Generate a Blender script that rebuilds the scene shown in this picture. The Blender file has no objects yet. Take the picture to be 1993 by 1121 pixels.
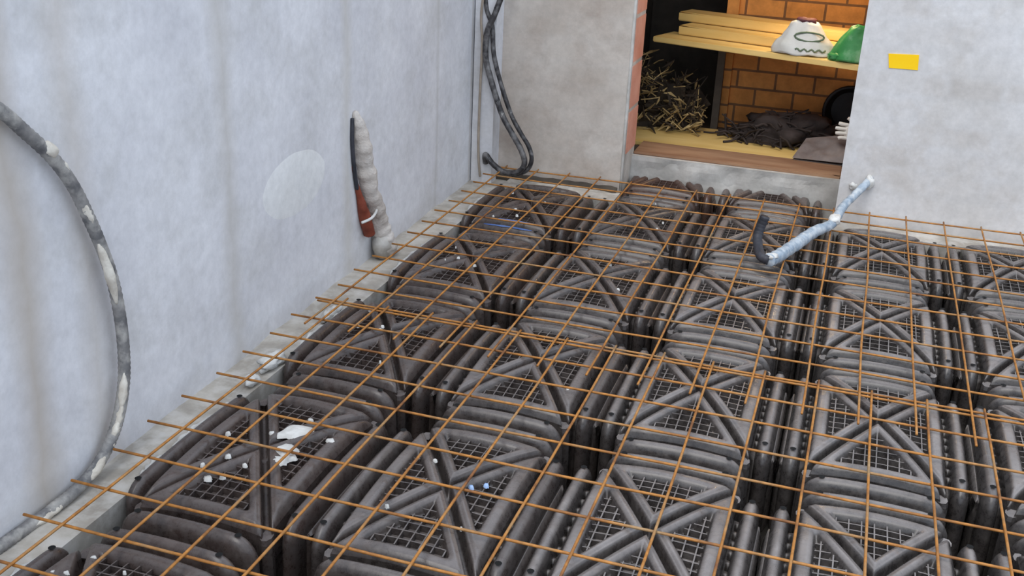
import bpy, bmesh, math, random
from mathutils import Vector, Matrix, noise
random.seed(7)
sc = bpy.context.scene
col = sc.collection
S = 0.153            # metres per mesh-wire pitch: everything below is laid out in wire pitches

# ------------------------------------------------------------------ camera
cam_d = bpy.data.cameras.new('camera')
cam = bpy.data.objects.new('camera', cam_d); col.objects.link(cam)
yaw, pit, rol = -0.29971, 0.383664, 0.045702
fw = Vector((math.sin(yaw)*math.cos(pit), math.cos(yaw)*math.cos(pit), -math.sin(pit)))
rt = Vector((math.cos(yaw), -math.sin(yaw), 0)); up = rt.cross(fw)
r2 = math.cos(rol)*rt + math.sin(rol)*up; u2 = -math.sin(rol)*rt + math.cos(rol)*up
M = Matrix(((r2.x, u2.x, -fw.x), (r2.y, u2.y, -fw.y), (r2.z, u2.z, -fw.z))).to_4x4()
M.translation = Vector((9.82198, -10.57920, 9.23876))*S
cam.matrix_world = M
cam_d.sensor_width = 36.0
cam_d.lens = 2101.17/1993*36
cam_d.clip_start = 0.02
sc.camera = cam
# ------------------------------------------------------------------ sky, sun, exposure
w = bpy.data.worlds.new('overcast_sky'); sc.world = w; w.use_nodes = True
bg = w.node_tree.nodes['Background']
bg.inputs['Color'].default_value = (0.75, 0.85, 1.0, 1)
bg.inputs['Strength'].default_value = 1.35
sun_d = bpy.data.lights.new('hazy_sun', 'SUN'); sun = bpy.data.objects.new('hazy_sun', sun_d); col.objects.link(sun)
sun_d.energy = 1.4; sun_d.angle = math.radians(40); sun_d.color = (1.0, 0.95, 0.88)
sun.rotation_euler = Vector((-0.12, -0.50, 0.86)).to_track_quat('Z', 'Y').to_euler()
sun.location = (4, -3, 5)
sc.view_settings.view_transform = 'Standard'
sc.view_settings.look = 'None'
sc.view_settings.exposure = 0.22
sc.view_settings.gamma = 1.0
sc.view_settings.use_curve_mapping = False

# ------------------------------------------------------------------ helpers
def tag(o, label=None, cat=None, group=None, kind=None):
    if label: o['label'] = label
    if cat: o['category'] = cat
    if group: o['group'] = group
    if kind: o['kind'] = kind
    return o
class MB:
    def __init__(s): s.v = []; s.f = []; s.m = []
    def add(s, verts, faces, mi=0):
        b = len(s.v); s.v += [tuple(p) for p in verts]
        s.f += [tuple(i+b for i in f) for f in faces]; s.m += [mi]*len(faces)
    def box(s, x0, y0, z0, x1, y1, z1, mi=0):
        s.add([(x0,y0,z0),(x1,y0,z0),(x1,y1,z0),(x0,y1,z0),(x0,y0,z1),(x1,y0,z1),(x1,y1,z1),(x0,y1,z1)],
              [(0,3,2,1),(4,5,6,7),(0,1,5,4),(1,2,6,5),(2,3,7,6),(3,0,4,7)], mi)
    def tube(s, pts, rad, n=10, cap=True, mi=0):
        pts = [Vector(p) for p in pts]; N = len(pts)
        rf = rad if callable(rad) else (lambda t, a: rad)
        t0 = (pts[1]-pts[0]).normalized()
        nx = t0.orthogonal().normalized(); rings = []
        for i, p in enumerate(pts):
            t = (pts[min(i+1, N-1)]-pts[max(i-1, 0)]).normalized()
            nx = (nx - t*nx.dot(t)).normalized(); ny = t.cross(nx)
            ring = []
            for k in range(n):
                a = 2*math.pi*k/n; r = rf(i/(N-1), a)
                ring.append(p + nx*(r*math.cos(a)) + ny*(r*math.sin(a)))
            rings.append(ring)
        verts = [v for r in rings for v in r]; faces = []
        for i in range(N-1):
            for k in range(n):
                k2 = (k+1) % n
                faces.append((i*n+k, i*n+k2, (i+1)*n+k2, (i+1)*n+k))
        if cap:
            faces.append(tuple(range(n-1, -1, -1))); faces.append(tuple((N-1)*n+k for k in range(n)))
        s.add(verts, faces, mi)
    def blob(s, c, r, seed=0, amp=.25, freq=1.6, nu=14, nv=9, mi=0):
        c = Vector(c); r = Vector(r) if not isinstance(r, (int, float)) else Vector((r, r, r))
        vs = []; fs = []
        for j in range(nv+1):
            th = math.pi*j/nv
            for i in range(nu):
                ph = 2*math.pi*i/nu
                d = Vector((math.sin(th)*math.cos(ph), math.sin(th)*math.sin(ph), math.cos(th)))
                k = 1 + amp*noise.noise(d*freq+Vector((seed*3.1, seed*1.7, seed*.9)))*1.6
                vs.append(c+Vector((d.x*r.x, d.y*r.y, d.z*r.z))*k)
        for j in range(nv):
            for i in range(nu):
                i2 = (i+1) % nu
                fs.append((j*nu+i, (j+1)*nu+i, (j+1)*nu+i2, j*nu+i2))
        s.add(vs, fs, mi)
    def mesh(s, name, mats, smooth=True):
        me = bpy.data.meshes.new(name)
        me.from_pydata([(x*S, y*S, z*S) for x, y, z in s.v], [], s.f)
        for m in (mats if isinstance(mats, (list, tuple)) else [mats]): me.materials.append(m)
        me.polygons.foreach_set('material_index', s.m)
        if smooth: me.polygons.foreach_set('use_smooth', [True]*len(me.polygons))
        me.update(); return me
    def build(s, name, mats, parent=None, smooth=True, loc=(0,0,0)):
        o = bpy.data.objects.new(name, s.mesh(name, mats, smooth)); col.objects.link(o)
        if parent: o.parent = parent
        o.location = Vector(loc)*S
        return o
def empty(name, loc=(0,0,0), rz=0):
    o = bpy.data.objects.new(name, None); col.objects.link(o)
    o.location = Vector(loc)*S; o.rotation_euler = (0,0,rz); o.empty_display_size = .05
    return o
def spline(P, n=8):
    P = [Vector(p) for p in P]; out = []
    for i in range(len(P)-1):
        a = P[max(i-1,0)]; b = P[i]; c = P[i+1]; d = P[min(i+2,len(P)-1)]
        for k in range(n):
            t = k/n
            out.append(.5*((2*b)+(c-a)*t+(2*a-5*b+4*c-d)*t*t+(3*b-a-3*c+d)*t**3))
    out.append(P[-1]); return out
def sm(a, b, x):
    t = min(1, max(0, (x-a)/(b-a))); return t*t*(3-2*t)

# ------------------------------------------------------------------ materials
def mat(name): 
    m = bpy.data.materials.new(name); m.use_nodes = True
    nt = m.node_tree; b = nt.nodes['Principled BSDF']; return m, nt, b
def tex(nt, scale, detail=4, rough=.6, vec=None, stretch=None, coord='Object'):
    tc = nt.nodes.new('ShaderNodeTexCoord'); mp = nt.nodes.new('ShaderNodeMapping')
    if stretch: mp.inputs['Scale'].default_value = stretch
    n = nt.nodes.new('ShaderNodeTexNoise'); n.inputs['Scale'].default_value = scale
    n.inputs['Detail'].default_value = detail; n.inputs['Roughness'].default_value = rough
    nt.links.new(tc.outputs[coord], mp.inputs[0]); nt.links.new(mp.outputs[0], n.inputs['Vector'])
    return n
def ramp(nt, src, stops):
    r = nt.nodes.new('ShaderNodeValToRGB'); cr = r.color_ramp
    while len(cr.elements) > len(stops): cr.elements.remove(cr.elements[-1])
    while len(cr.elements) < len(stops): cr.elements.new(.5)
    for e, (p, c) in zip(cr.elements, stops): e.position = p; e.color = (*c, 1)
    nt.links.new(src, r.inputs[0]); return r
def mix(nt, fac, a, b, mode='MIX'):
    m = nt.nodes.new('ShaderNodeMix'); m.data_type = 'RGBA'; m.blend_type = mode
    if isinstance(fac, (int, float)): m.inputs['Factor'].default_value = fac
    else: nt.links.new(fac, m.inputs['Factor'])
    for k, v in ((6, a), (7, b)):
        if isinstance(v, tuple): m.inputs[k].default_value = (*v, 1)
        else: nt.links.new(v, m.inputs[k])
    return m.outputs[2]
def bump(nt, b, src, st, dist=.01):
    n = nt.nodes.new('ShaderNodeBump'); n.inputs['Strength'].default_value = st; n.inputs['Distance'].default_value = dist
    nt.links.new(src, n.inputs['Height']); nt.links.new(n.outputs[0], b.inputs['Normal'])
def math_n(nt, op, a, b=None):
    n = nt.nodes.new('ShaderNodeMath'); n.operation = op
    for k, v in ((0, a), (1, b)):
        if v is None: continue
        if isinstance(v, (int, float)): n.inputs[k].default_value = v
        else: nt.links.new(v, n.inputs[k])
    return n.outputs[0]
def noisy(name, c0, c1, scale, rough=.8, bst=.2, c2=None, s2=None, stretch=None, bdist=.004, spec=.3, lo=.35, hi=.65, bscale=None):
    m, nt, b = mat(name)
    n = tex(nt, scale, 5, .62, stretch=stretch)
    c = ramp(nt, n.outputs[0], [(lo, c0), (hi, c1)]).outputs[0]
    if c2:
        n2 = tex(nt, s2, 4, .6); f = ramp(nt, n2.outputs[0], [(.46, (0,0,0)), (.72, (.8,.8,.8))]).outputs[0]
        c = mix(nt, f, c, c2)
    nt.links.new(c, b.inputs['Base Color']); b.inputs['Roughness'].default_value = rough
    b.inputs['Specular IOR Level'].default_value = spec
    if bst:
        n3 = tex(nt, bscale or scale*4, 4, .6, stretch=stretch); bump(nt, b, n3.outputs[0], bst, bdist)
    return m

def plaster(name, base, blot, warm, streaks=(), courses=False):
    """trowelled cement plaster: large soft blotches, faint vertical streaks at fixed places along the wall"""
    m, nt, b = mat(name)
    n = tex(nt, 2.2, 6, .6); c = ramp(nt, n.outputs[0], [(.36, base), (.62, blot)]).outputs[0]
    n2 = tex(nt, 3.6, 6, .68, stretch=(1,1,1.1)); f2 = ramp(nt, n2.outputs[0], [(.48, (0,0,0)), (.70, (1,1,1))]).outputs[0]
    c = mix(nt, math_n(nt, 'MULTIPLY', f2, .7), c, warm)
    n4 = tex(nt, 28, 4, .7); f4 = ramp(nt, n4.outputs[0], [(.3, (.90,.90,.90)), (.7, (1.06,1.06,1.06))]).outputs[0]
    c = mix(nt, 1.0, c, f4, 'MULTIPLY')
    tc = nt.nodes.new('ShaderNodeTexCoord'); sp = nt.nodes.new('ShaderNodeSeparateXYZ'); nt.links.new(tc.outputs['Object'], sp.inputs[0])
    wob = tex(nt, 3.5, 3, .6, stretch=(1,1,.6)).outputs[0]
    for (axis, pos, wid, strength, colr) in streaks:
        d = math_n(nt, 'ADD', sp.outputs[axis], -pos*S)
        d = math_n(nt, 'ADD', d, math_n(nt, 'MULTIPLY', math_n(nt, 'ADD', wob, -.5), wid*S*1.6))
        d = math_n(nt, 'DIVIDE', math_n(nt, 'ABSOLUTE', d), wid*S)
        f = math_n(nt, 'MULTIPLY', ramp(nt, d, [(0, (1,1,1)), (1, (0,0,0))]).outputs[0], strength)
        c = mix(nt, f, c, colr)
    if courses:     # block courses ghosting through the thin coat
        br = nt.nodes.new('ShaderNodeTexBrick'); mp = nt.nodes.new('ShaderNodeMapping')
        mp.inputs['Rotation'].default_value = (math.radians(90), 0, 0)
        nt.links.new(tc.outputs['Object'], mp.inputs[0]); nt.links.new(mp.outputs[0], br.inputs['Vector'])
        br.inputs['Color1'].default_value = (.80,.77,.74,1); br.inputs['Color2'].default_value = (1,1,1,1); br.inputs['Mortar'].default_value = (.9,.9,.9,1)
        br.inputs['Scale'].default_value = 1; br.inputs['Brick Width'].default_value = .22; br.inputs['Row Height'].default_value = .105
        br.inputs['Mortar Size'].default_value = .03; br.inputs['Mortar Smooth'].default_value = 1
        c = mix(nt, .5, c, br.outputs['Color'], 'MULTIPLY')
    nt.links.new(c, b.inputs['Base Color']); b.inputs['Roughness'].default_value = .85; b.inputs['Specular IOR Level'].default_value = .2
    bump(nt, b, tex(nt, 14, 6, .6).outputs[0], .25, .006)
    return m
WARM = (.50,.44,.37)
m_wall_left = plaster('plaster_left', (.61,.605,.625), (.715,.71,.725), (.55,.54,.53),
    [(1, 6.45, .45, .5, (.46,.43,.38)), (1, 11.6, .4, .5, (.52,.49,.43)), (1, .85, .55, .7, (.42,.36,.29)), (1, 17.45, .16, .5, (.46,.45,.43)), (1, 20.35, .12, .45, (.42,.36,.28)), (1, 2.3, .5, .4, WARM)])
m_wall_back = plaster('plaster_back', (.48,.42,.365), (.60,.55,.495), (.37,.30,.25), courses=True)
m_wall_right = plaster('plaster_right', (.59,.57,.55), (.68,.67,.67), (.50,.46,.42), courses=True)
m_patch = plaster('patch_plaster', (.71,.71,.70), (.78,.78,.77), (.69,.68,.65))
m_ledge = noisy('ledge_concrete', (.33,.30,.26), (.50,.46,.40), 7, .9, .5, (.55,.53,.50), 14)
m_ground = noisy('ground_earth', (.02,.018,.016), (.04,.035,.03), 6, .95, .4)
m_step = noisy('step_concrete', (.42,.40,.37), (.60,.58,.54), 9, .9, .5, (.30,.28,.25), 5)
m_mortar = noisy('mortar', (.50,.45,.38), (.70,.66,.58), 20, .9, .6)
m_lime = noisy('lime_splash', (.52,.51,.48), (.70,.69,.66), 30, .85, .3)

def plastic():
    m, nt, b = mat('dusty_recycled_plastic')
    n = tex(nt, 6, 6, .65); c = ramp(nt, n.outputs[0], [(.32, (.026,.022,.021)), (.7, (.055,.049,.047))]).outputs[0]
    n2 = tex(nt, 45, 8, .75); f = ramp(nt, n2.outputs[0], [(.42, (0,0,0)), (.70, (.7,.7,.7))]).outputs[0]
    c = mix(nt, f, c, (.12,.108,.10))
    # Dust on what faces up, strengthened to paint highlights onto the tops
    g = nt.nodes.new('ShaderNodeNewGeometry'); sp = nt.nodes.new('ShaderNodeSeparateXYZ'); nt.links.new(g.outputs['Normal'], sp.inputs[0])
    upf = ramp(nt, sp.outputs[2], [(.55, (0,0,0)), (1.0, (.9,.9,.9))]).outputs[0]
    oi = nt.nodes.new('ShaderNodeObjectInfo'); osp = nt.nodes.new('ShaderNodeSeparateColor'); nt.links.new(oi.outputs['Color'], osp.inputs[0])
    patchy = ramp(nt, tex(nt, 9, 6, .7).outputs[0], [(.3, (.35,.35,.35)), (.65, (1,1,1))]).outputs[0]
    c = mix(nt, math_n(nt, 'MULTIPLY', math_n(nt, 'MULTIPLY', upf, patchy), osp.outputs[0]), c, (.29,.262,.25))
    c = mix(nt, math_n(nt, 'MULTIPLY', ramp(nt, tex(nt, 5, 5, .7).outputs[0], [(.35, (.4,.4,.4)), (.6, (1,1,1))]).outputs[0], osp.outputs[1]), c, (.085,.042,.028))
    nt.links.new(c, b.inputs['Base Color'])
    rr = ramp(nt, n2.outputs[0], [(.35, (.22,.22,.22)), (.7, (.42,.42,.42))]).outputs[0]
    nt.links.new(rr, b.inputs['Roughness']); b.inputs['Specular IOR Level'].default_value = .5
    bump(nt, b, tex(nt, 60, 5, .65).outputs[0], .18, .003)
    return m
m_plastic = plastic()
m_bluepaint = noisy('pale_blue_paint', (.28,.42,.70), (.40,.55,.80), 20, .6, 0)
m_bluepaint2 = noisy('blue_paint', (.06,.12,.34), (.14,.24,.52), 14, .55, .1)
m_hole = noisy('peg_hole', (.006,.006,.006), (.01,.01,.01), 10, .9, 0)
def rust():
    m, nt, b = mat('rusty_steel')
    n = tex(nt, 7, 4, .6); c = ramp(nt, n.outputs[0], [(.3, (.17,.065,.022)), (.5, (.46,.19,.035)), (.72, (.33,.21,.10))]).outputs[0]
    n2 = tex(nt, 60, 3, .6); f = ramp(nt, n2.outputs[0], [(.3, (.7,.7,.7)), (.7, (1.15,1.15,1.15))]).outputs[0]
    c = mix(nt, 1.0, c, f, 'MULTIPLY')
    nt.links.new(c, b.inputs['Base Color']); b.inputs['Roughness'].default_value = .6; b.inputs['Metallic'].default_value = .1
    return m
m_rust = rust()
m_tube = noisy('grey_conduit_plastic', (.10,.10,.105), (.26,.25,.24), 16, .6, .3, (.50,.48,.44), 22)
m_hose = noisy('black_hose', (.018,.017,.019), (.06,.055,.055), 18, .35, .2, (.26,.25,.245), 20)
m_tube_blue = noisy('blue_grey_conduit', (.20,.26,.33), (.40,.47,.54), 26, .6, .4, (.62,.64,.64), 30)
m_cable = noisy('tan_cable', (.26,.21,.16), (.36,.30,.24), 10, .6, .1)
m_tube_dark = noisy('dark_conduit_slot_shade', (.02,.022,.028), (.05,.05,.06), 14, .5, .2)
m_redpipe = noisy('red_brown_brick_pipe', (.14,.03,.016), (.27,.065,.035), 14, .6, .2)
m_coat = noisy('cream_mortar_coat', (.40,.35,.31), (.60,.54,.48), 14, .92, .8, (.62,.58,.54), 9, bdist=.008)
m_yellow = noisy('yellow_sticker_paper', (.95,.57,.0), (.97,.62,.005), 8, .5, 0)
m_plank = noisy('yellow_pine', (.70,.46,.14), (.86,.62,.24), 8, .6, .1, stretch=(.18,1,1))
m_plank_old = noisy('worn_plank', (.30,.19,.10), (.46,.32,.18), 8, .75, .2, stretch=(.18,1,1))
m_plank_red = noisy('edge_stained_plank', (.22,.11,.06), (.40,.24,.14), 9, .75, .2, stretch=(.18,1,1))
m_bag = noisy('white_bag_film', (.62,.61,.55), (.78,.77,.72), 7, .5, .3)
m_bagprint = noisy('dark_green_print', (.10,.15,.09), (.16,.20,.12), 10, .5, 0)
m_bagtop = noisy('maroon_bag_mouth', (.10,.03,.04), (.18,.07,.07), 10, .6, .2)
m_green = noisy('green_bag_film', (.03,.20,.05), (.08,.36,.11), 5, .35, .3, (.35,.55,.36), 9)
m_twig = noisy('dry_twigs', (.18,.12,.05), (.52,.38,.17), 10, .85, 0)
m_twig_dark = noisy('dark_twigs', (.022,.016,.012), (.06,.045,.03), 10, .9, 0)
m_rope = noisy('dark_debris', (.016,.012,.011), (.06,.045,.04), 8, .8, .3)
m_basin = noisy('black_basin', (.012,.012,.013), (.03,.03,.032), 5, .4, 0)
m_white = noisy('white_cotton', (.84,.80,.72), (.9,.87,.8), 9, .8, .2)
m_grey_sheet = noisy('grey_sheet', (.16,.13,.12), (.26,.22,.20), 8, .7, .3)
m_bulb, nt, b = mat('lamp_glass'); b.inputs['Emission Color'].default_value = (1,.72,.36,1); b.inputs['Emission Strength'].default_value = 8
m_socket = noisy('lamp_socket', (.03,.03,.03), (.05,.05,.05), 5, .5, 0)
def brickmat(name, c1, c2, mortar, bw, rh, ms, rot, off=(0,0,0)):
    m, nt, b = mat(name)
    tc = nt.nodes.new('ShaderNodeTexCoord'); mp = nt.nodes.new('ShaderNodeMapping'); br = nt.nodes.new('ShaderNodeTexBrick')
    mp.inputs['Rotation'].default_value = rot; mp.inputs['Location'].default_value = off
    nt.links.new(tc.outputs['Object'], mp.inputs[0]); nt.links.new(mp.outputs[0], br.inputs['Vector'])
    br.inputs['Color1'].default_value = (*c1,1); br.inputs['Color2'].default_value = (*c2,1); br.inputs['Mortar'].default_value = (*mortar,1)
    br.inputs['Scale'].default_value = 1; br.inputs['Brick Width'].default_value = bw*S; br.inputs['Row Height'].default_value = rh*S
    br.inputs['Mortar Size'].default_value = ms*S; br.inputs['Mortar Smooth'].default_value = .2
    n = tex(nt, 12, 5, .65); f = ramp(nt, n.outputs[0], [(.3, (.72,.72,.72)), (.7, (1.15,1.15,1.15))]).outputs[0]
    c = mix(nt, 1.0, br.outputs['Color'], f, 'MULTIPLY')
    nt.links.new(c, b.inputs['Base Color']); b.inputs['Roughness'].default_value = .85
    bump(nt, b, br.outputs['Fac'], -.4, .006)
    return m
m_brick = brickmat('orange_brick', (.58,.24,.055), (.66,.30,.08), (.20,.10,.045), 1.32, .62, .045, (math.radians(90),0,0), (.02,0,.03))
m_jamb = noisy('pink_hollow_brick', (.60,.27,.19), (.70,.36,.27), 9, .85, .3)
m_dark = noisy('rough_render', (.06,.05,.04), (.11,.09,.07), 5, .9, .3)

# ------------------------------------------------------------------ setting
WX = lambda y: -1.0 - .0165*y          # the left wall runs very slightly out of square
LZ = -.45                              # top of the foundation ledge
YB = 21.1                              # face of the back wall
def wavy_grid(mb, P00, P10, P11, P01, nu, nv, amp, fr, nrm, seed=0):
    P00, P10, P11, P01, nrm = map(Vector, (P00, P10, P11, P01, nrm)); vs = []; fs = []
    for j in range(nv+1):
        for i in range(nu+1):
            a, c = i/nu, j/nv
            p = (P00*(1-a)+P10*a)*(1-c)+(P01*(1-a)+P11*a)*c
            edge = min(1, 12*min(a, 1-a, c, 1-c))
            p = p + nrm*(amp*edge*noise.noise(p*fr+Vector((seed,)*3)))
            vs.append(p)
    for j in range(nv):
        for i in range(nu):
            k = j*(nu+1)+i; fs.append((k, k+1, k+nu+2, k+nu+1))
    mb.add(vs, fs)
# floor
mb = MB(); mb.box(-3, -14, -2.3, 32, 22.6, -2.0); tag(mb.build('floor', m_ground, smooth=False), kind='structure')
# left wall
mb = MB()
y0, y1 = -14, YB+.6
mb.add([(WX(y0)-1.6,y0,-2.3),(WX(y0),y0,-2.3),(WX(y1),y1,-2.3),(WX(y1)-1.6,y1,-2.3),(WX(y0)-1.6,y0,15),(WX(y0),y0,15),(WX(y1),y1,15),(WX(y1)-1.6,y1,15)],
       [(0,3,2,1),(4,5,6,7),(0,1,5,4),(1,2,6,5),(2,3,7,6),(3,0,4,7)])
tag(mb.build('wall_left', m_wall_left, smooth=False), kind='structure')
# a slim pier where the left wall meets the back wall
mb = MB(); mb.box(-1.3, 20.45, -1.2, -.62, YB+.1, 15); tag(mb.build('trim_1', m_wall_left, smooth=False), kind='structure')
# round plaster patch on the left wall
mb = MB(); n = 40; ring = []; 
for k in range(n):
    a = 2*math.pi*k/n; r = 1 + .04*noise.noise(Vector((math.cos(a)*2, math.sin(a)*2, 4)))
    ring.append((9.04+1.52*r*math.cos(a), 2.52+.74*r*math.sin(a)))
vs = [(WX(y)-.01, y, z) for y, z in ring] + [(WX(9.04+(y-9.04)*.8)+.012, 9.04+(y-9.04)*.8, 2.52+(z-2.52)*.8) for y, z in ring]
vs.append((WX(9.04)+.016, 9.04, 2.52))
fs = [(k,(k+1)%n,n+(k+1)%n,n+k) for k in range(n)] + [(n+k,n+(k+1)%n,2*n) for k in range(n)]
mb.add(vs, fs); tag(mb.build('trim_2', m_patch), kind='structure')
# back wall: a pier on the left of the doorway, the lintel, and the long pier on the right
DL, DR, TH = 3.38, 9.80, 1.45
mb = MB()
mb.box(-2.6, YB, -2.3, DL, YB+TH, 14)
tag(mb.build('wall_back', m_wall_back, smooth=False), kind='structure')
mb = MB(); mb.box(DR, YB, -2.3, 34, YB+TH, 14); tag(mb.build('wall_back_right', m_wall_right, smooth=False), kind='structure')
mb = MB(); mb.box(DL, YB, 12, DR, YB+TH, 14); tag(mb.build('wall_back_lintel', m_wall_back, smooth=False), kind='structure')
# bare brick jamb: the reveal on the left of the opening, and its plaster arris
mb = MB(); mb.box(DL-.02, YB+.10, -.4, DL+.045, YB+TH+.02, 12, 1)
for k in range(8): mb.box(DL-.02, YB+.12, .80+1.4*k, DL+.065, YB+TH+.01, .80+1.4*k+1.27, 0)
tag(mb.build('trim_3', [m_jamb, m_step], smooth=False), kind='structure')
mb = MB(); z = -.4
pts = [(DL+.0, YB+.03, z+i*.55) for i in range(23)]
mb.tube(pts, lambda t, a: .05+.02*noise.noise(Vector((t*30, math.cos(a), math.sin(a)))), 10); tag(mb.build('trim_4', m_step), kind='structure')
# foundation ledges (left, back left, back right) with a rough top
def ledge(name, x0, y0, x1, y1, LZ):
    mb = MB(); nx = max(3, int((x1-x0)*4)); ny = max(3, int((y1-y0)*4))
    wavy_grid(mb, (x0,y0,LZ), (x1,y0,LZ), (x1,y1,LZ), (x0,y1,LZ), nx, ny, .09, 1.3, (0,0,1), 3)
    mb.box(x0, y0, -2.25, x1, y1, LZ-.1)
    mb.add([(x0,y0,LZ-.1),(x1,y0,LZ-.1),(x1,y1,LZ-.1),(x0,y1,LZ-.1),(x0,y0,LZ),(x1,y0,LZ),(x1,y1,LZ),(x0,y1,LZ)], [(0,1,5,4),(1,2,6,5),(2,3,7,6),(3,0,4,7)])
    return tag(mb.build(name, m_ledge, smooth=False), kind='structure')
ledge('trim_5', -1.5, -9, -.15, YB+.1, -.45)
ledge('trim_6', -.15, 20.05, DL+.05, YB+.1, -.36)
ledge('trim_7', DR-.12, 20.05, 32, YB+.1, -.34)
# mortar fillet along the foot of the back-left wall
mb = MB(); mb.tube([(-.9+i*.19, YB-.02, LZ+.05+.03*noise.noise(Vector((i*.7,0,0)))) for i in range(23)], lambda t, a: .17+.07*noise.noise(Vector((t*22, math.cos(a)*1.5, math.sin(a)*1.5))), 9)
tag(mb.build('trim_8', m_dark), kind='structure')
# concrete door step
mb = MB()
wavy_grid(mb, (DL,22.3,-2.2), (DR+.1,22.3,-2.2), (DR+.1,22.32,.5), (DL,22.32,.5), 50, 20, .12, 1.6, (0,-1,0), 5)
mb.box(DL, 22.36, -2.2, DR+.1, 23.2, .5)
tag(mb.build('trim_9', m_step, smooth=False), kind='structure')
# storeroom beyond the doorway
RX0, RX1, RY = 1.6, 11.4, 28.2
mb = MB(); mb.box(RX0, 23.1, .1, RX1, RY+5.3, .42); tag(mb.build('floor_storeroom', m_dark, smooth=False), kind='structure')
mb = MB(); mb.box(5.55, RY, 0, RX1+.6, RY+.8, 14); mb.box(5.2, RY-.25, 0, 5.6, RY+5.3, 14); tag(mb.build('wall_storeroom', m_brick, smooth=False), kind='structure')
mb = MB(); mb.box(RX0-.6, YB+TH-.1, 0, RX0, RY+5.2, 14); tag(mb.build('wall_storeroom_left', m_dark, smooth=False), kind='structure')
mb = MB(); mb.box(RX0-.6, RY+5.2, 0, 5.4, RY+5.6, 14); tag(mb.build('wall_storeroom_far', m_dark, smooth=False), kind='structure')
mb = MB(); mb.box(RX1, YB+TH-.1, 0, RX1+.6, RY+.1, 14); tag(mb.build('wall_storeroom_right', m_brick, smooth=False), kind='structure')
mb = MB(); mb.box(RX0-.6, YB+.3, 13.6, RX1+.6, RY+5.6, 14.4); tag(mb.build('ceiling', m_dark, smooth=False), kind='structure')

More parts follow.
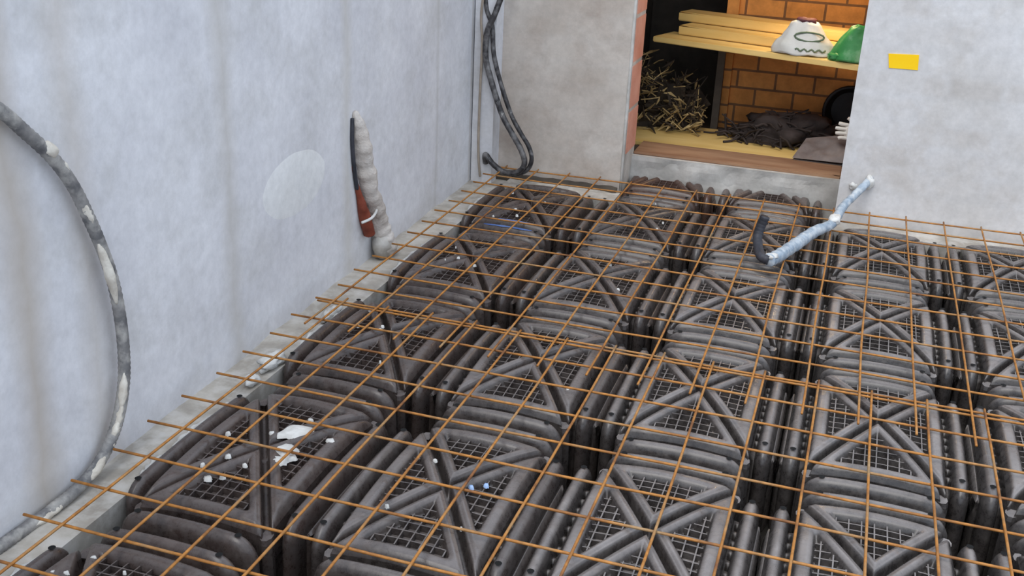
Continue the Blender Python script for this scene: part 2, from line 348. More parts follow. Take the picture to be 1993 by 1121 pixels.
# ------------------------------------------------------------------ dome forms
HX, HY = 1.15, 1.93          # half size of the framed top
PX, PY = 1.618, 2.480        # just under half pitch
FZ = -2.0
NRM = math.sqrt(1/HX**2+1/HY**2)
def base(x, y):
    a, c = (x/HX)**2, (y/HY)**2
    return -.08 - .055*a - .10*c - .05*a*c
def feat(x, y):
    ax, ay = abs(x), abs(y)
    d = abs(ax/HX-ay/HY)/NRM
    e = (HX-ax) if ax/HX > ay/HY else (HY-ay)
    return d, e
def pan_s(x, y):             # > 0 inside one of the four recessed panels
    d, e = feat(x, y); r = max(abs(x)/HX, abs(y)/HY)
    s = min(d-.235, e-.27)
    # rounded corners
    if d < .315 and e < .35: s = min(s, .08-math.hypot(.315-d, .35-e))
    return s
def dome_parts():
    shell = MB(); n = 48
    def Z(x, y):
        d, e = feat(x, y); z = base(x, y)
        t = sm(.035, .082, d); z -= .32*(1-t)
        if e < .12: z -= .11*(1-e/.12)**2
        s = pan_s(x, y)
        if s > 0: z -= .13*sm(0, .05, s)
        else:
            m = min(d-.085, e, -s+.01)
            z += .035*sm(0, .08, max(0, m))
        return z
    vs = []; W = 2*n+1
    for j in range(W):
        for i in range(W):
            x = -HX+HX*i/n; y = -HY+HY*j/n; vs.append((x, y, Z(x, y)))
    fs = []
    for j in range(W-1):
        for i in range(W-1):
            a, b_, c, d = j*W+i, j*W+i+1, (j+1)*W+i+1, (j+1)*W+i
            xm = -HX+HX*(i+.5)/n; ym = -HY+HY*(j+.5)/n
            if pan_s(xm, ym) > .06: continue
            if xm*ym > 0: fs += [(a,b_,c),(a,c,d)]
            else: fs += [(a,b_,d),(b_,c,d)]
    shell.add(vs, fs)
    # skirt of the framed top, opening into the groove
    for (i0, step, cnt) in ((0,1,W),(W-1,W,W),(W*W-1,-1,W),(W*(W-1),-W,W)):
        top = [vs[i0+k*step] for k in range(cnt)]
        shell.add([p for p in top]+[(p[0]*1.012, p[1]*1.008, p[2]-.5) for p in top], [(k+1,k,cnt+k,cnt+k+1) for k in range(cnt-1)])
    # arched sides with one half-round rib each
    ribs = []
    def strip(L, prof, place, zc):
        R = .42; path = []
        m = 26
        for k in range(m+1):
            t = -1+2*k/m; s_ = t*(L-R)
            path.append((s_, zc-.07*(s_/L)**2, 0.0))
        ze = path[-1][1]
        end = []
        for k in range(1, 7):
            a = k/6*math.pi/2; end.append((L-R+R*math.sin(a), ze-R*(1-math.cos(a)), a))
        end.append((L+.02, -1.2, math.pi/2)); end.append((L+.05, FZ+.02, math.pi/2))
        path = [(-s_, z, -a) for s_, z, a in reversed(end)] + path + end
        q = len(prof); v = []; 
        for s_, z, a in path:
            for (cx_, nn) in prof:
                v.append(place(cx_, s_+nn*math.sin(a), z+nn*math.cos(a)))
        return path, v, q
    xprof = [(1.12,-.10),(1.15,-.34),(1.235,-.36)] + [(1.385-.15*math.cos(k/10*math.pi), -.36+.37*math.sin(k/10*math.pi)**.8) for k in range(11)] + [(1.555,-.36),(PX,-.62)]
    yprof = [(1.90,-.10),(1.94,-.34),(2.075,-.36)] + [(2.235-.16*math.cos(k/10*math.pi), -.36+.37*math.sin(k/10*math.pi)**.8) for k in range(11)] + [(2.415,-.36),(PY,-.62)]
    rib0, rib1 = 3, 13
    for axis, sg in (('x',1),('x',-1),('y',1),('y',-1)):
        if axis == 'x': L, prof, zc = 1.80, xprof, -.15; place = lambda c, s_, z, sg=sg: (sg*c, s_, z)
        else: L, prof, zc = 1.16, yprof, -.18; place = lambda c, s_, z, sg=sg: (s_, sg*c, z)
        path, v, q = strip(L, prof, place, zc)
        fsh, frb = [], []
        flip = (axis == 'x') == (sg > 0)
        for i in range(len(path)-1):
            for k in range(q-1):
                f = (i*q+k, i*q+k+1, (i+1)*q+k+1, (i+1)*q+k)
                if not flip: f = f[::-1]
                (frb if rib0 <= k < rib1 else fsh).append(f)
        shell.add(v, fsh)
        rb = MB(); rb.add(v, frb); holes = []
        # peg holes at both ends of the rib
        cc = prof[8][0]
        for e in (1, -1):
            s_ = e*(L-.30); zz = zc-.07*((L-.42)/L)**2+.010
            c0 = Vector(place(cc, s_, zz)); hv = [c0]+[c0+Vector((.055*math.cos(2*math.pi*k/10), .055*math.sin(2*math.pi*k/10), 0)) for k in range(10)]
            ph = MB(); ph.add(hv, [(0,1+k,1+(k+1)%10) for k in range(10)], 0); holes.append(ph)
        ribs.append((rb, holes))
        # row of small lugs in the groove beside the rib
        for k in range(9):
            s_ = -L*.62+1.24*L*k/8
            c0 = prof[2][0]-.01; zz = zc-.07*(s_/L)**2-.365
            p = [place(c0+a, s_+b_, zz+h) for h in (0,.14) for a, b_ in ((-.04,-.035),(.04,-.035),(.04,.035),(-.04,.035))]
            shell.add(p, [(4,5,6,7),(0,1,5,4),(1,2,6,5),(2,3,7,6),(3,0,4,7)])
    # recessed grid panels
    panels = []
    for axis, sg in (('x',1),('x',-1),('y',1),('y',-1)):
        pb = MB()
        def mine(x, y): 
            if axis == 'x': return x*sg > 0 and abs(x)/HX > abs(y)/HY
            return y*sg > 0 and abs(y)/HY > abs(x)/HX
        # floor
        vi = {}; pv = []; pf = []
        def vid(i, j):
            if (i, j) not in vi:
                x = -HX+HX*i/n; y = -HY+HY*j/n; vi[(i,j)] = len(pv); pv.append((x, y, base(x, y)-.155))
            return vi[(i,j)]
        for j in range(W-1):
            for i in range(W-1):
                xm = -HX+HX*(i+.5)/n; ym = -HY+HY*(j+.5)/n
                if mine(xm, ym) and pan_s(xm, ym) > .02:
                    pf.append((vid(i,j), vid(i+1,j), vid(i+1,j+1), vid(i,j+1)))
        pb.add(pv, pf)
        hw = .0105
        def bar(fn, lo, hi):
            st = 60; run = []
            def flush():
                if len(run) > 2:
                    v = []; f = []
                    for (x, y, dx, dy) in (run if len(run) < 8 else run[::3]+[run[-1]]):
                        zt = base(x, y)-.045; zb = zt-.11
                        v += [(x-dx*hw,y-dy*hw,zb),(x-dx*hw,y-dy*hw,zt),(x+dx*hw,y+dy*hw,zt),(x+dx*hw,y+dy*hw,zb)]
                    for q in range(len(v)//4-1):
                        for k in range(3): f.append((q*4+k, q*4+k+1, q*4+k+5, q*4+k+4))
                    pb.add(v, f)
            for k in range(st+1):
                t = lo+(hi-lo)*k/st; x, y, dx, dy = fn(t)
                if mine(x, y) and pan_s(x, y) > .012: run.append((x, y, dx, dy))
                else: flush(); run = []
            flush()
        k = -6
        for k in range(-6, 7): bar(lambda t: (k*.19, t, 1, 0), -HY, HY)
        for k in range(-10, 11): bar(lambda t: (t, (k+.5)*.195, 0, 1), -HX, HX)
        panels.append(pb)
    legs = []
    for sx in (1, -1):
        for sy in (1, -1):
            lb = MB()
            sec = [(1.0,1.72),(1.12,1.70),(1.175,1.77),(1.185,1.86),(1.15,1.95),(1.08,1.97),(1.0,1.92)]
            zs = [-.42,-.5,-1.2,FZ]; v = []; f = []
            for q, z in enumerate(zs):
                k = 1+.012*q
                v += [(sx*x*k, sy*y*k, z) for x, y in sec]
            m = len(sec)
            for q in range(len(zs)-1):
                for k in range(m):
                    k2 = (k+1) % m; f.append((q*m+k, q*m+k2, (q+1)*m+k2, (q+1)*m+k))
            f.append(tuple(range(m)))
            f.append(tuple((len(zs)-1)*m+k for k in range(m)))
            lb.add(v, f); legs.append(lb)
    out = [('dome_shell', shell, True)] + [q for r, hs in ribs for q in [('arch_rib', r, True)]+[('peg_hole', h, False) for h in hs]] + [('grid_panel', p, False) for p in panels] + [('leg', l, False) for l in legs]
    return [(nm, b_.mesh(nm, m_hole if nm == 'peg_hole' else m_plastic, s_)) for nm, b_, s_ in out]
for_parts = dome_parts()
for nm, me in for_parts:
    bm = bmesh.new(); bm.from_mesh(me)
    if nm in ('leg',): bmesh.ops.recalc_face_normals(bm, faces=bm.faces)
    bm.to_mesh(me); bm.free()

def cut_mesh(me, planes, seed):
    bm = bmesh.new(); bm.from_mesh(me)
    for co, no in planes:       # keep the side the normal points to
        bmesh.ops.bisect_plane(bm, geom=bm.verts[:]+bm.edges[:]+bm.faces[:], plane_co=Vector(co)*S, plane_no=Vector(no), clear_inner=True, clear_outer=False)
    if not bm.faces: bm.free(); return None
    m2 = bpy.data.meshes.new(me.name); bm.to_mesh(m2); bm.free()
    for m in me.materials: m2.materials.append(m)
    return m2
CX = [1.384+3.252*i for i in range(6)]
RYs = [-1.807+4.977*j for j in range(6)]
ordc = ['hugging the left wall', 'second from the left wall', 'third from the left wall', 'fourth from the left wall', 'fifth from the left wall', 'sixth from the left wall']
ordr = ['nearest row', 'second row from camera', 'third row from camera', 'fourth row from camera', 'last full row']
lab = {
 (0,0): 'black dome form at the bottom left corner, speckled with lime, before the white-splashed one',
 (0,1): 'black cut dome form with the big white mortar splashes, beside the left wall',
 (0,2): 'black dome form with ragged broken left edge, beside white mortar lumps on the ledge',
 (0,3): 'dark brown cut dome form near the foot of the mortar-coated pipe in the wall',
 (0,4): 'dark dome form with blue smears, nearest the hoses in the back left corner',
 (1,5): 'rust-brown cut dome form in the left half of the doorway',
 (2,5): 'cut dome form in the right half of the doorway against the concrete step',
 (2,4): 'dome form under the dark upturned end of the blue-grey conduit',
 (1,4): 'dome form in front of the doorway left jamb, right of the blue-smeared one',
 (3,4): 'dome form at the foot of the right back wall below the yellow sticker',
 (4,4): 'dome form at the right frame edge at the foot of the back wall',
}
rd = random.Random(3)
root_mesh = {}
first = {}
def splash(mb, cx_, cy_, r, seed):
    n_ = 18; v = [(cx_, cy_, base(cx_, cy_)+.045)]; zr = []
    for k in range(n_):
        a = 2*math.pi*k/n_; q = r*(.62+.75*abs(noise.noise(Vector((math.cos(a)*1.4+seed, math.sin(a)*1.4, seed*.7)))))
        x, y = cx_+q*math.cos(a), cy_+q*math.sin(a); zr.append((x, y))
    for x, y in zr: v.append((cx_+(x-cx_)*.75, cy_+(y-cy_)*.75, base(x, y)+.042))
    for x, y in zr: v.append((x, y, base(x, y)-.01))
    f = [(0,1+k,1+(k+1)%n_) for k in range(n_)] + [(1+k,1+n_+k,1+n_+(k+1)%n_,1+(k+1)%n_) for k in range(n_)]
    mb.add(v, f)
for j in range(6):
    for i in range(6):
        if j == 5 and i not in (1, 2): continue
        cx_, cy_ = CX[i], RYs[j]
        jx, jy = 0, 0
        root = empty('dome_form', (cx_+jx, cy_+jy, 0))
        L = lab.get((i,j)) or 'dusty black dome form, %s, %s' % (ordc[i], ordr[j])
        tag(root, L, 'plastic dome form', 'black plastic dome forms under the steel mesh')
        planes = []
        if i == 0: planes.append(((-.12-cx_, 0, 0), (1, 0, 0)))
        if j == 4 and i in (0, 3, 4, 5): planes.append(((0, 19.98-cy_, 0), (0, -1, 0)))
        if j == 5: planes.append(((0, 22.2-cy_, 0), (0, -1, 0)))
        if j == 5 and i == 1: planes.append(((DL+.1-cx_, 0, 0), (1, 0, 0)))
        dust_shade = (.32, .62, .95, 1.0, 1.0, 1.0)[i]*(1.0 if j < 4 else .8); brown = (.35, .15, .05, 0, 0, 0)[i]  # thinner coat and more brown toward the left paint in the wall's shade
        if j == 5: dust_shade, brown = (.15, .9) if i == 1 else (.5, .4)
        holder = None
        for nm, me in for_parts:
            if planes:
                m2 = cut_mesh(me, planes, i*7+j)
                if m2 is None:
                    if nm == 'arch_rib': holder = None
                    continue
            else: m2 = me
            o = bpy.data.objects.new(nm, m2); col.objects.link(o); o.parent = holder if nm == 'peg_hole' and holder else root
            if nm == 'arch_rib': holder = o
            o.color = (dust_shade, brown, 0, 1)
        # lime and mortar splashes on the wall-side forms
        sp_ = []
        if (i, j) == (0, 1):
            sp_ = [(-.02+.28,.55,.34,1),(.42,-.02,.24,2),(.50,-.35,.16,3),(.62,-.20,.11,31),(-.35,-.55,.07,4),(-.75,.1,.06,5),(.95,.55,.10,6),(-.3,-1.2,.09,7),(-.1,-1.1,.06,8),(.05,-.7,.05,9),(-.6,-.9,.05,10),(.3,1.05,.06,11),(-.05,.35,.06,12)]
        elif i == 0:
            r_ = random.Random(j*5+1)
            sp_ = [(r_.uniform(-1.0,.8), r_.uniform(-1.6,1.5), r_.uniform(.02,.06), k+j*9) for k in range({0:14,2:5,3:5,4:5}[j])]
        elif i == 1:
            r_ = random.Random(j*11+2); sp_ = [(r_.uniform(-.9,.9), r_.uniform(-1.6,1.6), r_.uniform(.025,.05), k+j*9) for k in range(3)]
        for (x, y, r, sd) in sp_:
            if cx_+x-r < .26: continue
            if j == 4 and cy_+y+r > 19.9: continue
            sb = MB(); splash(sb, x, y, r, sd); tag(sb.build('mortar_splash', m_lime, root), 'white mortar splash')
        if (i, j) == (1, 1):
            for x, y, r in ((.40,.05,.05),(.60,.20,.06)):
                sb = MB(); splash(sb, x, y, r, x*9); tag(sb.build('paint_fleck', m_bluepaint, root), 'pale blue paint fleck')
        if (i, j) == (0, 4):
            for ya, xa, xb in ((-2.235,-.62,.75),(-1.80,-.35,.62),(-2.10,-.1,.9)):
                sb = MB(); n_ = 16; v = []
                for k in range(n_+1):
                    x = xa+(xb-xa)*k/n_; w_ = (.055+.03*noise.noise(Vector((x*5, ya, 0))))*min(1, 6*k/n_+.1, 6*(1-k/n_)+.1)
                    z = (-.18-.07*(x/1.16)**2+.02) if ya < -2.2 else (-.18-.07*(x/1.16)**2-.13 if ya < -2 else base(x, ya)+.045)
                    v += [(x, ya-w_, z-.012), (x, ya, z+.006), (x, ya+w_, z-.012)]
                f = [(q*3+c, q*3+3+c, q*3+4+c, q*3+1+c) for q in range(n_) for c in (0, 1)]
                sb.add(v, f); tag(sb.build('paint_smear', m_bluepaint2, root), 'blue paint smear')
        # mortar smeared along the sawn edge
        if i == 0:
            eb = MB(); x = -.14-cx_
            for (ya, yb_) in {0:[(.2,1.7)],1:[(-1.2,-.6),(-.3,.9),(1.2,1.9)],2:[(-.9,.2),(.6,1.4)],3:[(-1.3,.3),(.6,1.6)],4:[(-.9,.5),(.8,1.5)]}[j]:
                pts = [(x-.06, ya+(yb_-ya)*k/14, base(-HX,ya+(yb_-ya)*k/14)-.17) for k in range(15)]
                eb.tube(pts, lambda t, a, s_=j+ya: max(.015, (.045+.06*noise.noise(Vector((t*7+s_, math.cos(a)*1.3, math.sin(a)*1.3))))*min(1, 8*t+.15, 8*(1-t)+.15)), 8)
            tag(eb.build('mortar_smear', m_lime, root), 'white mortar along the sawn edge')

# ------------------------------------------------------------------ steel mesh sheets
def sheet(label, ox, oy, z0, ni0, ni1, nj0, nj1, xs, xe, ys, ye, sd, rz=0):
    root = empty('steel_mesh', (ox, oy, 0), rz)
    tag(root, label, 'steel mesh', None)
    r_ = random.Random(sd)
    def wire(nm, p0, p1, n_, ph):
        mb = MB(); p0, p1 = Vector(p0), Vector(p1); pts = []
        d = (p1-p0).normalized(); side = Vector((-d.y, d.x, 0))
        for k in range(n_+1):
            p = p0.lerp(p1, k/n_)
            p = p + side*(.035*noise.noise(Vector((p.x*.22+ph, p.y*.22, ph)))) + Vector((0,0,1))*(.022*noise.noise(Vector((p.x*.3, p.y*.3, ph+9))))
            pts.append(p)
        mb.tube(pts, .0235, 7); mb.build(nm, m_rust, root)
    for j in range(nj0, nj1+1):
        wire('cross_wire', (xs+r_.uniform(-.05,.05), j, z0), (xe, j, z0), 44, sd+j*.31)
    for i in range(ni0, ni1+1):
        wire('length_wire', (i, ys, z0+.052), (i, ye+r_.uniform(-.05,.05), z0+.052), 44, sd+50+i*.37)
    return root
sheet('front sheet of rusty orange welded steel mesh, ending mid-floor where two wires double up', 0, 0, -.005, 0, 18, -5, 9, -.72, 18.3, -5.4, 9.09, 1)
sheet('back sheet of rusty steel mesh, reaching the doorway and back wall', 10.7756, 8.867, -.005, -11, 7, 0, 12, -11.44, 7.3, -1.3, 12.05, 2)

# ------------------------------------------------------------------ conduits and hoses
def corr(r, nrib, amp): return lambda t, a: r*(1+amp*math.sin(t*nrib*2*math.pi))
P = [(-1.06,-0.14,5.99),(-0.93,0.37,6.04),(-0.86,0.75,5.79),(-0.86,1.12,5.44),(-0.86,1.59,4.96),(-0.86,1.95,4.45),(-0.85,2.20,3.89),(-0.84,2.41,3.33),(-0.83,2.57,2.76),(-0.83,2.66,2.11),(-0.83,2.67,1.47),(-0.83,2.60,0.94),(-0.83,2.42,0.46),(-0.83,2.17,0.11),(-0.84,1.79,-0.19),(-0.85,1.26,-0.35),(-0.87,0.72,-0.39),(-0.89,0.13,-0.39),(-0.91,-0.40,-0.39),(-0.91,-1.01,-0.39)]
path = spline(P, 12)
root = empty('corrugated_conduit', (-.86, .5, -.4)); tag(root, 'grey corrugated conduit curving down the left wall in the foreground', 'conduit')
inv = Vector((.86, -.5, .4))
def shift(pts): return [Vector(p)+inv for p in pts]
mb = MB(); mb.tube(shift(path), lambda t, a: .098*(1+.06*math.sin(t*2*math.pi*110)), 14); mb.build('conduit_tube', m_tube, root)
r_ = random.Random(5)
for (k, ln, off, big) in ((42,6,.05,1.1),(66,9,-.03,.75),(82,22,-.085,.95),(128,14,-.07,.8),(140,10,-.06,.7),(147,8,-.06,.8),(156,6,.02,.6),(163,12,-.05,.95),(186,16,-.06,.8),(50,5,.04,.6)):
    mb = MB(); seg = [path[min(len(path)-1, k+q)]+Vector((.05, off, 0)) for q in range(ln+1)]
    mb.tube(shift(seg), lambda t, a, k=k, big=big: max(.012, .082*big*(math.sin(math.pi*min(1, max(0, t*.96+.02)))**.6)*(1+.5*noise.noise(Vector((t*4+k, math.cos(a), math.sin(a)))))), 10)
    tag(mb.build('mortar_lump', m_mortar, root), 'cream mortar stuck on the tube')

# chase pipe in the left wall
root = empty('chased_pipe', (-.95, 12.4, -.2)); tag(root, 'mortar-coated pipe rising out of the floor in a slot in the left wall', 'pipe')
inv = Vector((.95, -12.4, .2))
cp = spline([(WX(11.9)+.06,11.93,3.50),(WX(12)+.10,12.03,3.05),(WX(12.2)+.13,12.17,2.45),(WX(12.4)+.14,12.36,1.85),(WX(12.6)+.15,12.58,1.2),(WX(12.9)+.16,12.9,.55),(WX(13)+.2,13.13,.1),(WX(13)+.25,13.25,-.4)], 12)
mb = MB(); mb.tube([p+inv for p in cp], lambda t, a: (.20+.08*t)*min(1, .2+t*5)*(1+.06*math.sin(t*2*math.pi*13)+.34*noise.noise(Vector((t*9, math.cos(a)*1.2, math.sin(a)*1.2)))), 16)
mb.build('mortar_coat', m_coat, root)
cp2 = spline([(WX(11.9)+.02,11.84,2.2),(WX(12)+.05,11.98,1.7),(WX(12)+.09,12.14,1.2),(WX(12)+.11,12.28,.8),(WX(12.4)+.13,12.5,.32)], 10)
mb = MB(); mb.tube([p+inv for p in cp2], lambda t, a: .03+.12*sm(.1,.75,t)+.02*noise.noise(Vector((t*8, math.cos(a), math.sin(a)))), 12)
tag(mb.build('inner_pipe', m_redpipe, root), 'red-brown pipe showing beside the mortar')
mb = MB(); mb.tube([p+inv for p in spline([(WX(11.8)+.03,11.82,3.35),(WX(11.7)+.04,11.78,2.8),(WX(11.8)+.05,11.86,2.1),(WX(12)+.06,11.98,1.6)], 8)], .05, 8); tag(mb.build('slot_shade', m_tube_dark, root), 'dark strip standing for the shade inside the slot')  # dark tube added to stand for the shaded slot beside the pipe
mb = MB(); mb.tube([p+inv for p in spline([(WX(12)+.16,12.0,.76),(WX(12)+.30,12.25,.82),(WX(12)+.32,12.5,.94),(WX(12)+.2,12.75,1.05)], 6)], .035, 8); tag(mb.build('wire_tie', m_lime, root), 'white tie around the pipe')
mb = MB(); mb.blob(Vector((WX(13)+.25,13.05,-.1))+inv, (.24,.36,.40), 4, .3); tag(mb.build('mortar_foot', m_ledge, root), 'grey mortar at the foot of the pipe')

# hoses in the back left corner
def hose(label, P, r, mats, seedp, parts=()):
    P = [Vector(p) for p in P]; o_ = P[len(P)//2]; root = empty('hose', tuple(o_)); tag(root, label, 'hose', 'hoses hanging in the back left corner')
    pth = [p-o_ for p in spline(P, 10)]
    mb = MB(); mb.tube(pth, lambda t, a: r*(1+.03*math.sin(t*2*math.pi*120)), 10); mb.build('hose_tube', mats, root)
    for a_, b_ in parts:
        mb = MB(); mb.tube(pth[int(a_*len(pth)):int(b_*len(pth))], lambda t, a: r*1.12*(.8+.25*noise.noise(Vector((t*9, a, seedp)))), 10)
        tag(mb.build('tape_wrap', m_tube, root), 'pale grey plaster-smeared stretch')
    return root
hose('thicker black hose hanging in the back left corner, its end curling up above the floor', [(-.45,21.25,9.0),(-.42,20.7,8.6),(-.38,20.45,7.4),(-.38,20.4,5.8),(-.62,20.35,4.85),(-.85,20.3,4.25),(-.88,20.3,3.5),(-.66,20.3,2.75),(-.30,20.3,1.83),(.05,20.25,1.30),(.38,20.2,.84),(.53,20.2,.42),(.36,20.2,.12),(-.08,20.2,.03),(-.48,20.2,.24),(-.76,20.25,.50),(-.8,20.4,.2)], .09, m_hose, 1, ((.47,.52),(.56,.6),(.88,.97)))
hose('thinner black hose running alongside the thicker one, back left corner', [(-.8,21.25,8.6),(-.9,20.75,8.1),(-.97,20.55,7.0),(-1.0,20.5,5.6),(-.95,20.45,4.9),(-.74,20.4,4.4),(-.66,20.4,3.6),(-.41,20.4,2.75),(-.05,20.38,1.87),(.28,20.35,1.34),(.60,20.33,.90),(.72,20.3,.5),(.56,20.3,.14),(.1,20.35,-.08)], .07, m_hose, 2, ((.6,.64),))
hose('pale brown thin cable loop hanging straight down in the back left corner', [(-.6,20.6,8.2),(-.7,20.34,7.4),(-1.0,20.32,5.4),(-1.06,20.3,4.6),(-1.0,20.3,3.9),(-1.02,20.3,2.6),(-1.03,20.3,1.2),(-1.0,20.3,.3),(-.95,20.35,-.25)], .04, m_cable, 3)

# blue-grey conduit out of the right back wall
root = empty('bent_conduit', (9.3, 18, .2)); tag(root, 'blue-grey mortar-smeared conduit poking out of the right wall over the mesh', 'conduit')
inv = Vector((-9.3, -18, -.2))
P = [(10.62,21.3,1.05),(10.56,21.0,.92),(10.25,20.45,.62),(10.0,19.9,.42),(9.76,18.7,.24),(9.36,17.85,.22),(8.93,16.5,.2),(8.62,15.45,.22),(8.45,15.0,.25)]
pth = [p+inv for p in spline(P, 10)]
mb = MB(); mb.tube(pth, lambda t, a: (.115+.05*sm(.3,.75,t))*(1+.05*math.sin(t*2*math.pi*60)+.10*noise.noise(Vector((t*12, math.cos(a), math.sin(a))))), 12); mb.build('conduit_tube', m_tube_blue, root)
P2 = [(8.45,15.0,.25),(8.26,15.1,.28),(8.13,15.5,.36),(8.06,15.8,.55),(8.10,15.9,.82),(8.17,15.9,1.06)]
mb = MB(); mb.tube([p+inv for p in spline(P2, 8)], lambda t, a: .12*(1+.05*math.sin(t*2*math.pi*14)), 12); tag(mb.build('cut_end', m_tube_dark, root), 'dark upturned end')
for (p, rr, s_) in (((10.6,21.02,.9),(.14,.12,.2),1),((10.2,21.03,.72),(.12,.06,.10),2),((9.82,18.9,.33),(.16,.3,.12),3),((8.5,15.1,.33),(.16,.14,.08),4)):
    mb = MB(); mb.blob(Vector(p)+inv, rr, s_, .35); tag(mb.build('mortar_lump', m_lime, root), 'white mortar lump')

# yellow sticker on the right wall
mb = MB(); q = [(10.53,4.545),(11.32,4.585),(11.36,4.175),(10.60,4.165)]
o_ = Vector((10.95, YB-.012, 4.36))
mb.add([(x-o_.x, -.008, z-o_.z) for x, z in q]+[(x-o_.x, .011, z-o_.z) for x, z in q], [(0,1,2,3)[::-1],(0,1,5,4),(1,2,6,5),(2,3,7,6),(3,0,4,7),(4,5,6,7)])
tag(mb.build('sticker', m_yellow, None, False, tuple(o_)), 'plain yellow rectangular sticker on the plastered wall right of the doorway', 'sticker')

# loose mortar lumps on the left ledge
for (x, y, z, r, s_, L) in ((-.36,6.45,-.34,(.20,.42,.12),1,'largest white mortar slab on the left ledge, beside the ragged dome edge'),
                            (-.32,5.6,-.35,(.14,.2,.09),2,'white mortar lump on the left ledge just nearer than the large slab'),
                            (-.36,9.0,-.34,(.16,.36,.13),3,'white mortar lump on the left ledge beyond the large slab, before the next dome')):
    mb = MB(); mb.blob((0,0,0), r, s_, .35, 2.2, 18, 10)
    tag(mb.build('mortar_lump', m_lime, None, True, (x,y,z)), L, 'mortar lump')

# ------------------------------------------------------------------ storeroom contents
def board(label, x0, y0, x1, y1, depth, z0, th, m, name='plank', extra=.0):
    """plank whose front edge runs (x0,y0)-(x1,y1)"""
    a, b_ = Vector((x0,y0,0)), Vector((x1,y1,0)); d = (b_-a); Ln = d.length; ang = math.atan2(d.y, d.x)
    mb = MB(); bm = bmesh.new()
    vs = [bm.verts.new((x*S, y*S, z*S)) for x in (0, Ln) for y in (0, depth) for z in (0, th)]
    bmesh.ops.convex_hull(bm, input=vs)
    bmesh.ops.bevel(bm, geom=bm.edges[:], offset=.03*S, segments=2, affect='EDGES')
    bmesh.ops.recalc_face_normals(bm, faces=bm.faces)
    me = bpy.data.meshes.new(name); bm.to_mesh(me); bm.free(); me.materials.append(m)
    o = bpy.data.objects.new(name, me); col.objects.link(o); o.location = Vector((x0,y0,z0))*S; o.rotation_euler = (0,0,ang)
    return tag(o, label, 'plank', None if name != 'plank' else 'planks in the storeroom')
board('lowest front yellow plank of the shelf behind the doorway, carrying the white bag', 3.2, 25.3, 10.6, 23.15, 1.5, 3.62, .18, m_plank)
board('middle yellow plank of the shelf stack, second from the front', 3.9, 26.05, 10.9, 24.0, 1.4, 3.82, .3, m_plank)
board('rear yellow plank of the shelf stack, against the brick wall', 3.7, 27.0, 11.0, 24.85, 1.0, 4.14, .3, m_plank)
board('yellow floor plank behind the doorway step, below the twigs', 2.0, 24.0, 10.9, 24.0, 3.0, .42, .14, m_plank, 'floor_plank')
board('worn brown plank lying on the concrete door step', DL+.04, 22.5, DR+.0, 22.5, 1.45, .5, .1, m_plank_red, 'step_plank')
# post under the shelf
mb = MB(); mb.box(-.12, -.12, 0, .12, .12, 3.05); mb.box(-.18,-.18,3.05,.18,.18,3.2)
tag(mb.build('shelf_post', m_dark, None, False, (5.3, 27.2, .42)), 'short dark post standing under the shelf planks, beside the twigs', 'post')
# white bag
root = empty('plastic_bag', (8.12, 24.33, 3.83)); tag(root, 'white printed plastic bag slumped on the front shelf plank', 'bag')
def bagmesh(W_, D_, H_, seed, lean=0):
    mb = MB(); nu, nv = 36, 16; vs = []; fs = []
    for j in range(nv+1):
        t = j/nv
        for i in range(nu):
            a = 2*math.pi*i/nu
            k = (1-.62*t**1.3)*(1+.16*noise.noise(Vector((math.cos(a)*1.6, math.sin(a)*1.6, t*2+seed)))+.05*noise.noise(Vector((math.cos(a)*6, math.sin(a)*6, t*7+seed))))
            if t > .97: k *= .55
            vs.append((W_*k*math.cos(a)+lean*t, D_*k*math.sin(a), H_*(t+.07*noise.noise(Vector((math.cos(a)*2, math.sin(a)*2, seed))))))
    for j in range(nv):
        for i in range(nu):
            i2 = (i+1) % nu; fs.append((j*nu+i, j*nu+i2, (j+1)*nu+i2, (j+1)*nu+i))
    fs.append(tuple(nv*nu+i for i in range(nu))); fs.append(tuple(range(nu-1,-1,-1)))
    mb.add(vs, fs); return mb
mb = bagmesh(.95, .42, 1.0, 2, -.1); mb.build('bag_body', m_bag, root)
mb = MB(); mb.blob((-.05,.0,1.0), (.30,.15,.10), 3, .4); tag(mb.build('bag_mouth', m_bagtop, root), 'dark maroon rolled mouth')
def ring_mark(mb, cx_, cz, rx, rz, a0, a1):
    pts = []
    for k in range(15):
        a = a0+(a1-a0)*k/14; x, z = cx_+rx*math.cos(a), cz+rz*math.sin(a)
        pts.append((x, -.42*(1-.62*(max(0,z))**1.3)*math.sqrt(max(.05, 1-(x/.95)**2))-.015, z))
    mb.tube(pts, .03, 6)
mb = MB()
ring_mark(mb, .12, .56, .44, .13, 0, 6.29)
pts = [(-.25+.9*k/20, 0, .17+.035*math.sin(k*1.3)) for k in range(21)]
mb.tube([(x, -.42*(1-.62*z**1.3)*math.sqrt(max(.05, 1-(x/.95)**2))-.02, z) for x, _, z in pts], .028, 6)
tag(mb.build('bag_print', m_bagprint, root), 'dark green printed marks')
root = empty('plastic_bag', (9.72, 23.86, 3.83)); tag(root, 'crumpled green plastic bag at the right end of the front shelf plank', 'bag')
bagmesh(.85, .42, 1.05, 6, .05).build('bag_body', m_green, root)
mb = MB(); mb.blob((-.5,-.1,.12), (.3,.25,.12), 5, .5, 3); mb.build('bag_fold', m_green, root)
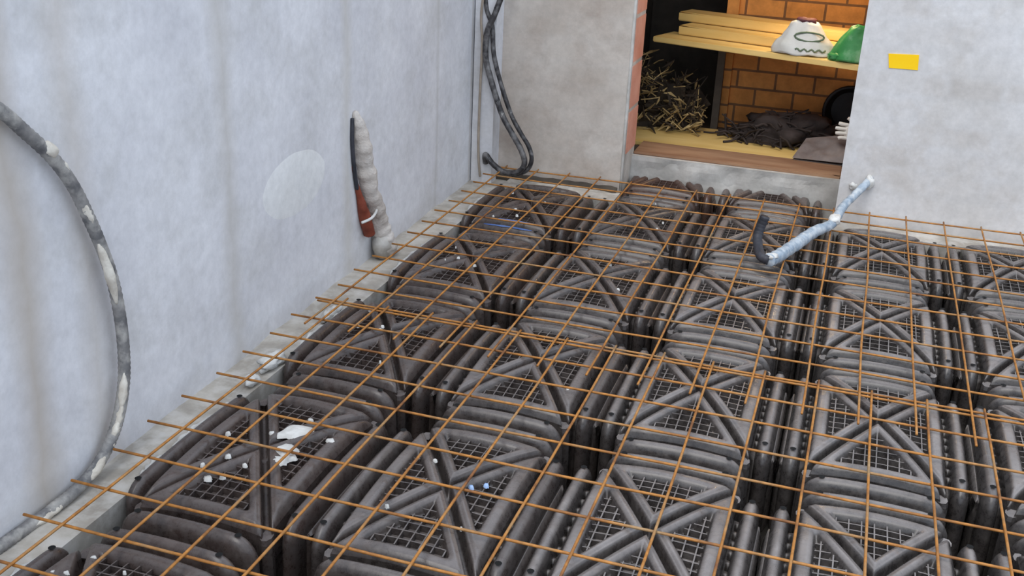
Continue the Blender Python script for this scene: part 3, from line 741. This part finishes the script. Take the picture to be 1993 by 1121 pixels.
# dry twigs on the left
mb = MB(); r_ = random.Random(21)
for k in range(480):
    x = r_.uniform(2.5,4.9); y = r_.uniform(25.6,27.3); hmax = 2.7-.75*max(0, x-3.0); z = .6+abs(r_.gauss(0,.5))*hmax*.9
    if z > .6+hmax: continue
    d = Vector((r_.uniform(-1,1), r_.uniform(-.7,.3), r_.uniform(-.5,.9))).normalized(); ln = r_.uniform(.25,.85)
    p0 = Vector((x,y,z)); p1 = p0+d*ln; p1.z = max(.57, p1.z); p1.y = min(p1.y, 27.9); p1.x = min(max(p1.x, 1.75), 5.05); pm = (p0+p1)/2+Vector((0,0,r_.uniform(-.05,.1)))
    lf = r_.random() < .35
    mb.tube([p0, pm, p1], (lambda t, a: .045*math.sin(math.pi*(t*.9+.05))*(1.0 if abs(math.cos(a)) > .7 else .5)+.006) if lf else .02, 5, mi=0 if r_.random() < .45 else 1)
mb.blob((3.4,26.8,1.1), (1.2,.8,.8), 7, .5, 2.5, 24, 14, mi=1)
tag(mb.build('twig_heap', [m_twig, m_twig_dark], None, False), 'heap of dry olive twigs and brush on the storeroom floor, left inside the doorway', 'twigs', kind='stuff')
# dark tangle on the right
mb = MB(); r_ = random.Random(33)
mb.blob((7.9,26.1,.95), (1.55,.75,.62), 3, .35, 2.2, 30, 14)
mb.blob((6.9,26.1,.72), (.9,.55,.32), 5, .4, 2.6, 24, 12)
for k in range(150):
    a = r_.uniform(0,6.28); q = math.sqrt(r_.random()); x = 7.7+q*1.9*math.cos(a); y = 26.0+q*.9*math.sin(a); z = .62+(1-q)*1.0*r_.uniform(.6,1.15)
    p0 = Vector((x,y,z)); d = Vector((r_.uniform(-1,1), r_.uniform(-.6,.3), r_.uniform(-.4,.5))).normalized()*r_.uniform(.3,.9)
    pts = [p0, p0+d*.35+Vector((0,0,.08)), p0+d*.7+Vector((0,0,.03)), p0+d]
    for p in pts: p.z = max(.6, p.z); p.x = min(p.x, 9.9)
    mb.tube(spline(pts, 3), r_.uniform(.02,.045), 6)
tag(mb.build('debris_heap', m_rope, None, True), 'low dark tangle of roots and cords on the storeroom floor, right inside the doorway', 'debris', kind='stuff')
# black basin standing on edge
root = empty('basin', (9.75, 27.4, .6)); tag(root, 'black round basin leaning on the brick wall behind the dark tangle', 'basin')
mb = MB(); n_ = 28
for (ra, rb, ya, yb_) in ((.86,.80,0,-.06),(.80,.62,-.06,.3),(.62,.0,.3,.32),(.86,.84,0,.08),(.84,.66,.08,.36)):
    mb.add([(ra*math.cos(2*math.pi*k/n_), ya, .95+ra*math.sin(2*math.pi*k/n_)) for k in range(n_)]+[(rb*math.cos(2*math.pi*k/n_), yb_, .95+rb*math.sin(2*math.pi*k/n_)) for k in range(n_)], [(k,(k+1)%n_,n_+(k+1)%n_,n_+k) for k in range(n_)])
mb.build('basin_bowl', m_basin, root)
mb = MB(); mb.tube([(.84*math.cos(2*math.pi*k/n_), 0, .95+.84*math.sin(2*math.pi*k/n_)) for k in range(n_+1)], .07, 8); mb.build('basin_rim', m_basin, root)
# grey crumpled sheet and white glove
mb = MB(); wavy_grid(mb, (-1.0,-.7,.0), (1.1,-.8,.05), (1.0,.5,.75), (-.7,.5,.4), 26, 16, .22, 2.2, (0,-.3,1), 8)
mb.add([(-1.0,-.7,-.05),(1.1,-.8,-.05),(1.0,.5,-.05),(-.7,.5,-.05)], [(3,2,1,0)])
tag(mb.build('crumpled_sheet', m_grey_sheet, None, True, (9.25,24.5,.66)), 'grey-brown crumpled sheet on the floor at the right jamb, in front of the dark tangle', 'sheet')
root = empty('glove', (9.72, 24.2, 1.3)); tag(root, 'white work glove with fingers pointing left, beside the right jamb inside the doorway', 'glove')
mb = MB(); mb.blob((.22,0,.28), (.26,.12,.3), 2, .12); mb.build('palm', m_white, root)
for k, (z, ln) in enumerate(((.08,.34),(.22,.44),(.36,.46),(.50,.38))):
    mb = MB(); mb.tube(spline([(.15,0,z),(-.1,-.02,z+.01),(.15-ln,-.04,z+.02*(k-1))], 5), lambda t, a: .062*(1-.5*max(0,t-.75)*2), 8); mb.build('finger', m_white, root)
mb = MB(); mb.tube(spline([(.2,0,.5),(.12,-.08,.66),(.02,-.1,.74)], 5), .055, 8); mb.build('thumb', m_white, root)
# lamp hanging from the storeroom ceiling, above what the doorway shows
root = empty('pendant_lamp', (8.5, 24.7, 6.5)); tag(root, 'bare bulb on a cord from the storeroom ceiling, above the shelf', 'lamp')
mb = MB(); mb.blob((0,0,0), .22, 1, 0); mb.build('bulb', m_bulb, root)
mb = MB(); mb.tube([(0,0,.18),(0,0,.5)], .1, 10); mb.build('socket', m_socket, root)
mb = MB(); mb.tube([(0,0,.45),(0,0,6.95)], .025, 6); mb.build('cord', m_socket, root)
ld = bpy.data.lights.new('pendant_light', 'POINT'); ld.energy = 5; ld.color = (1.0,.70,.36); ld.shadow_soft_size = .05
lo = bpy.data.objects.new('pendant_light', ld); col.objects.link(lo); lo.parent = root; lo.location = (0,0,-.3*S)
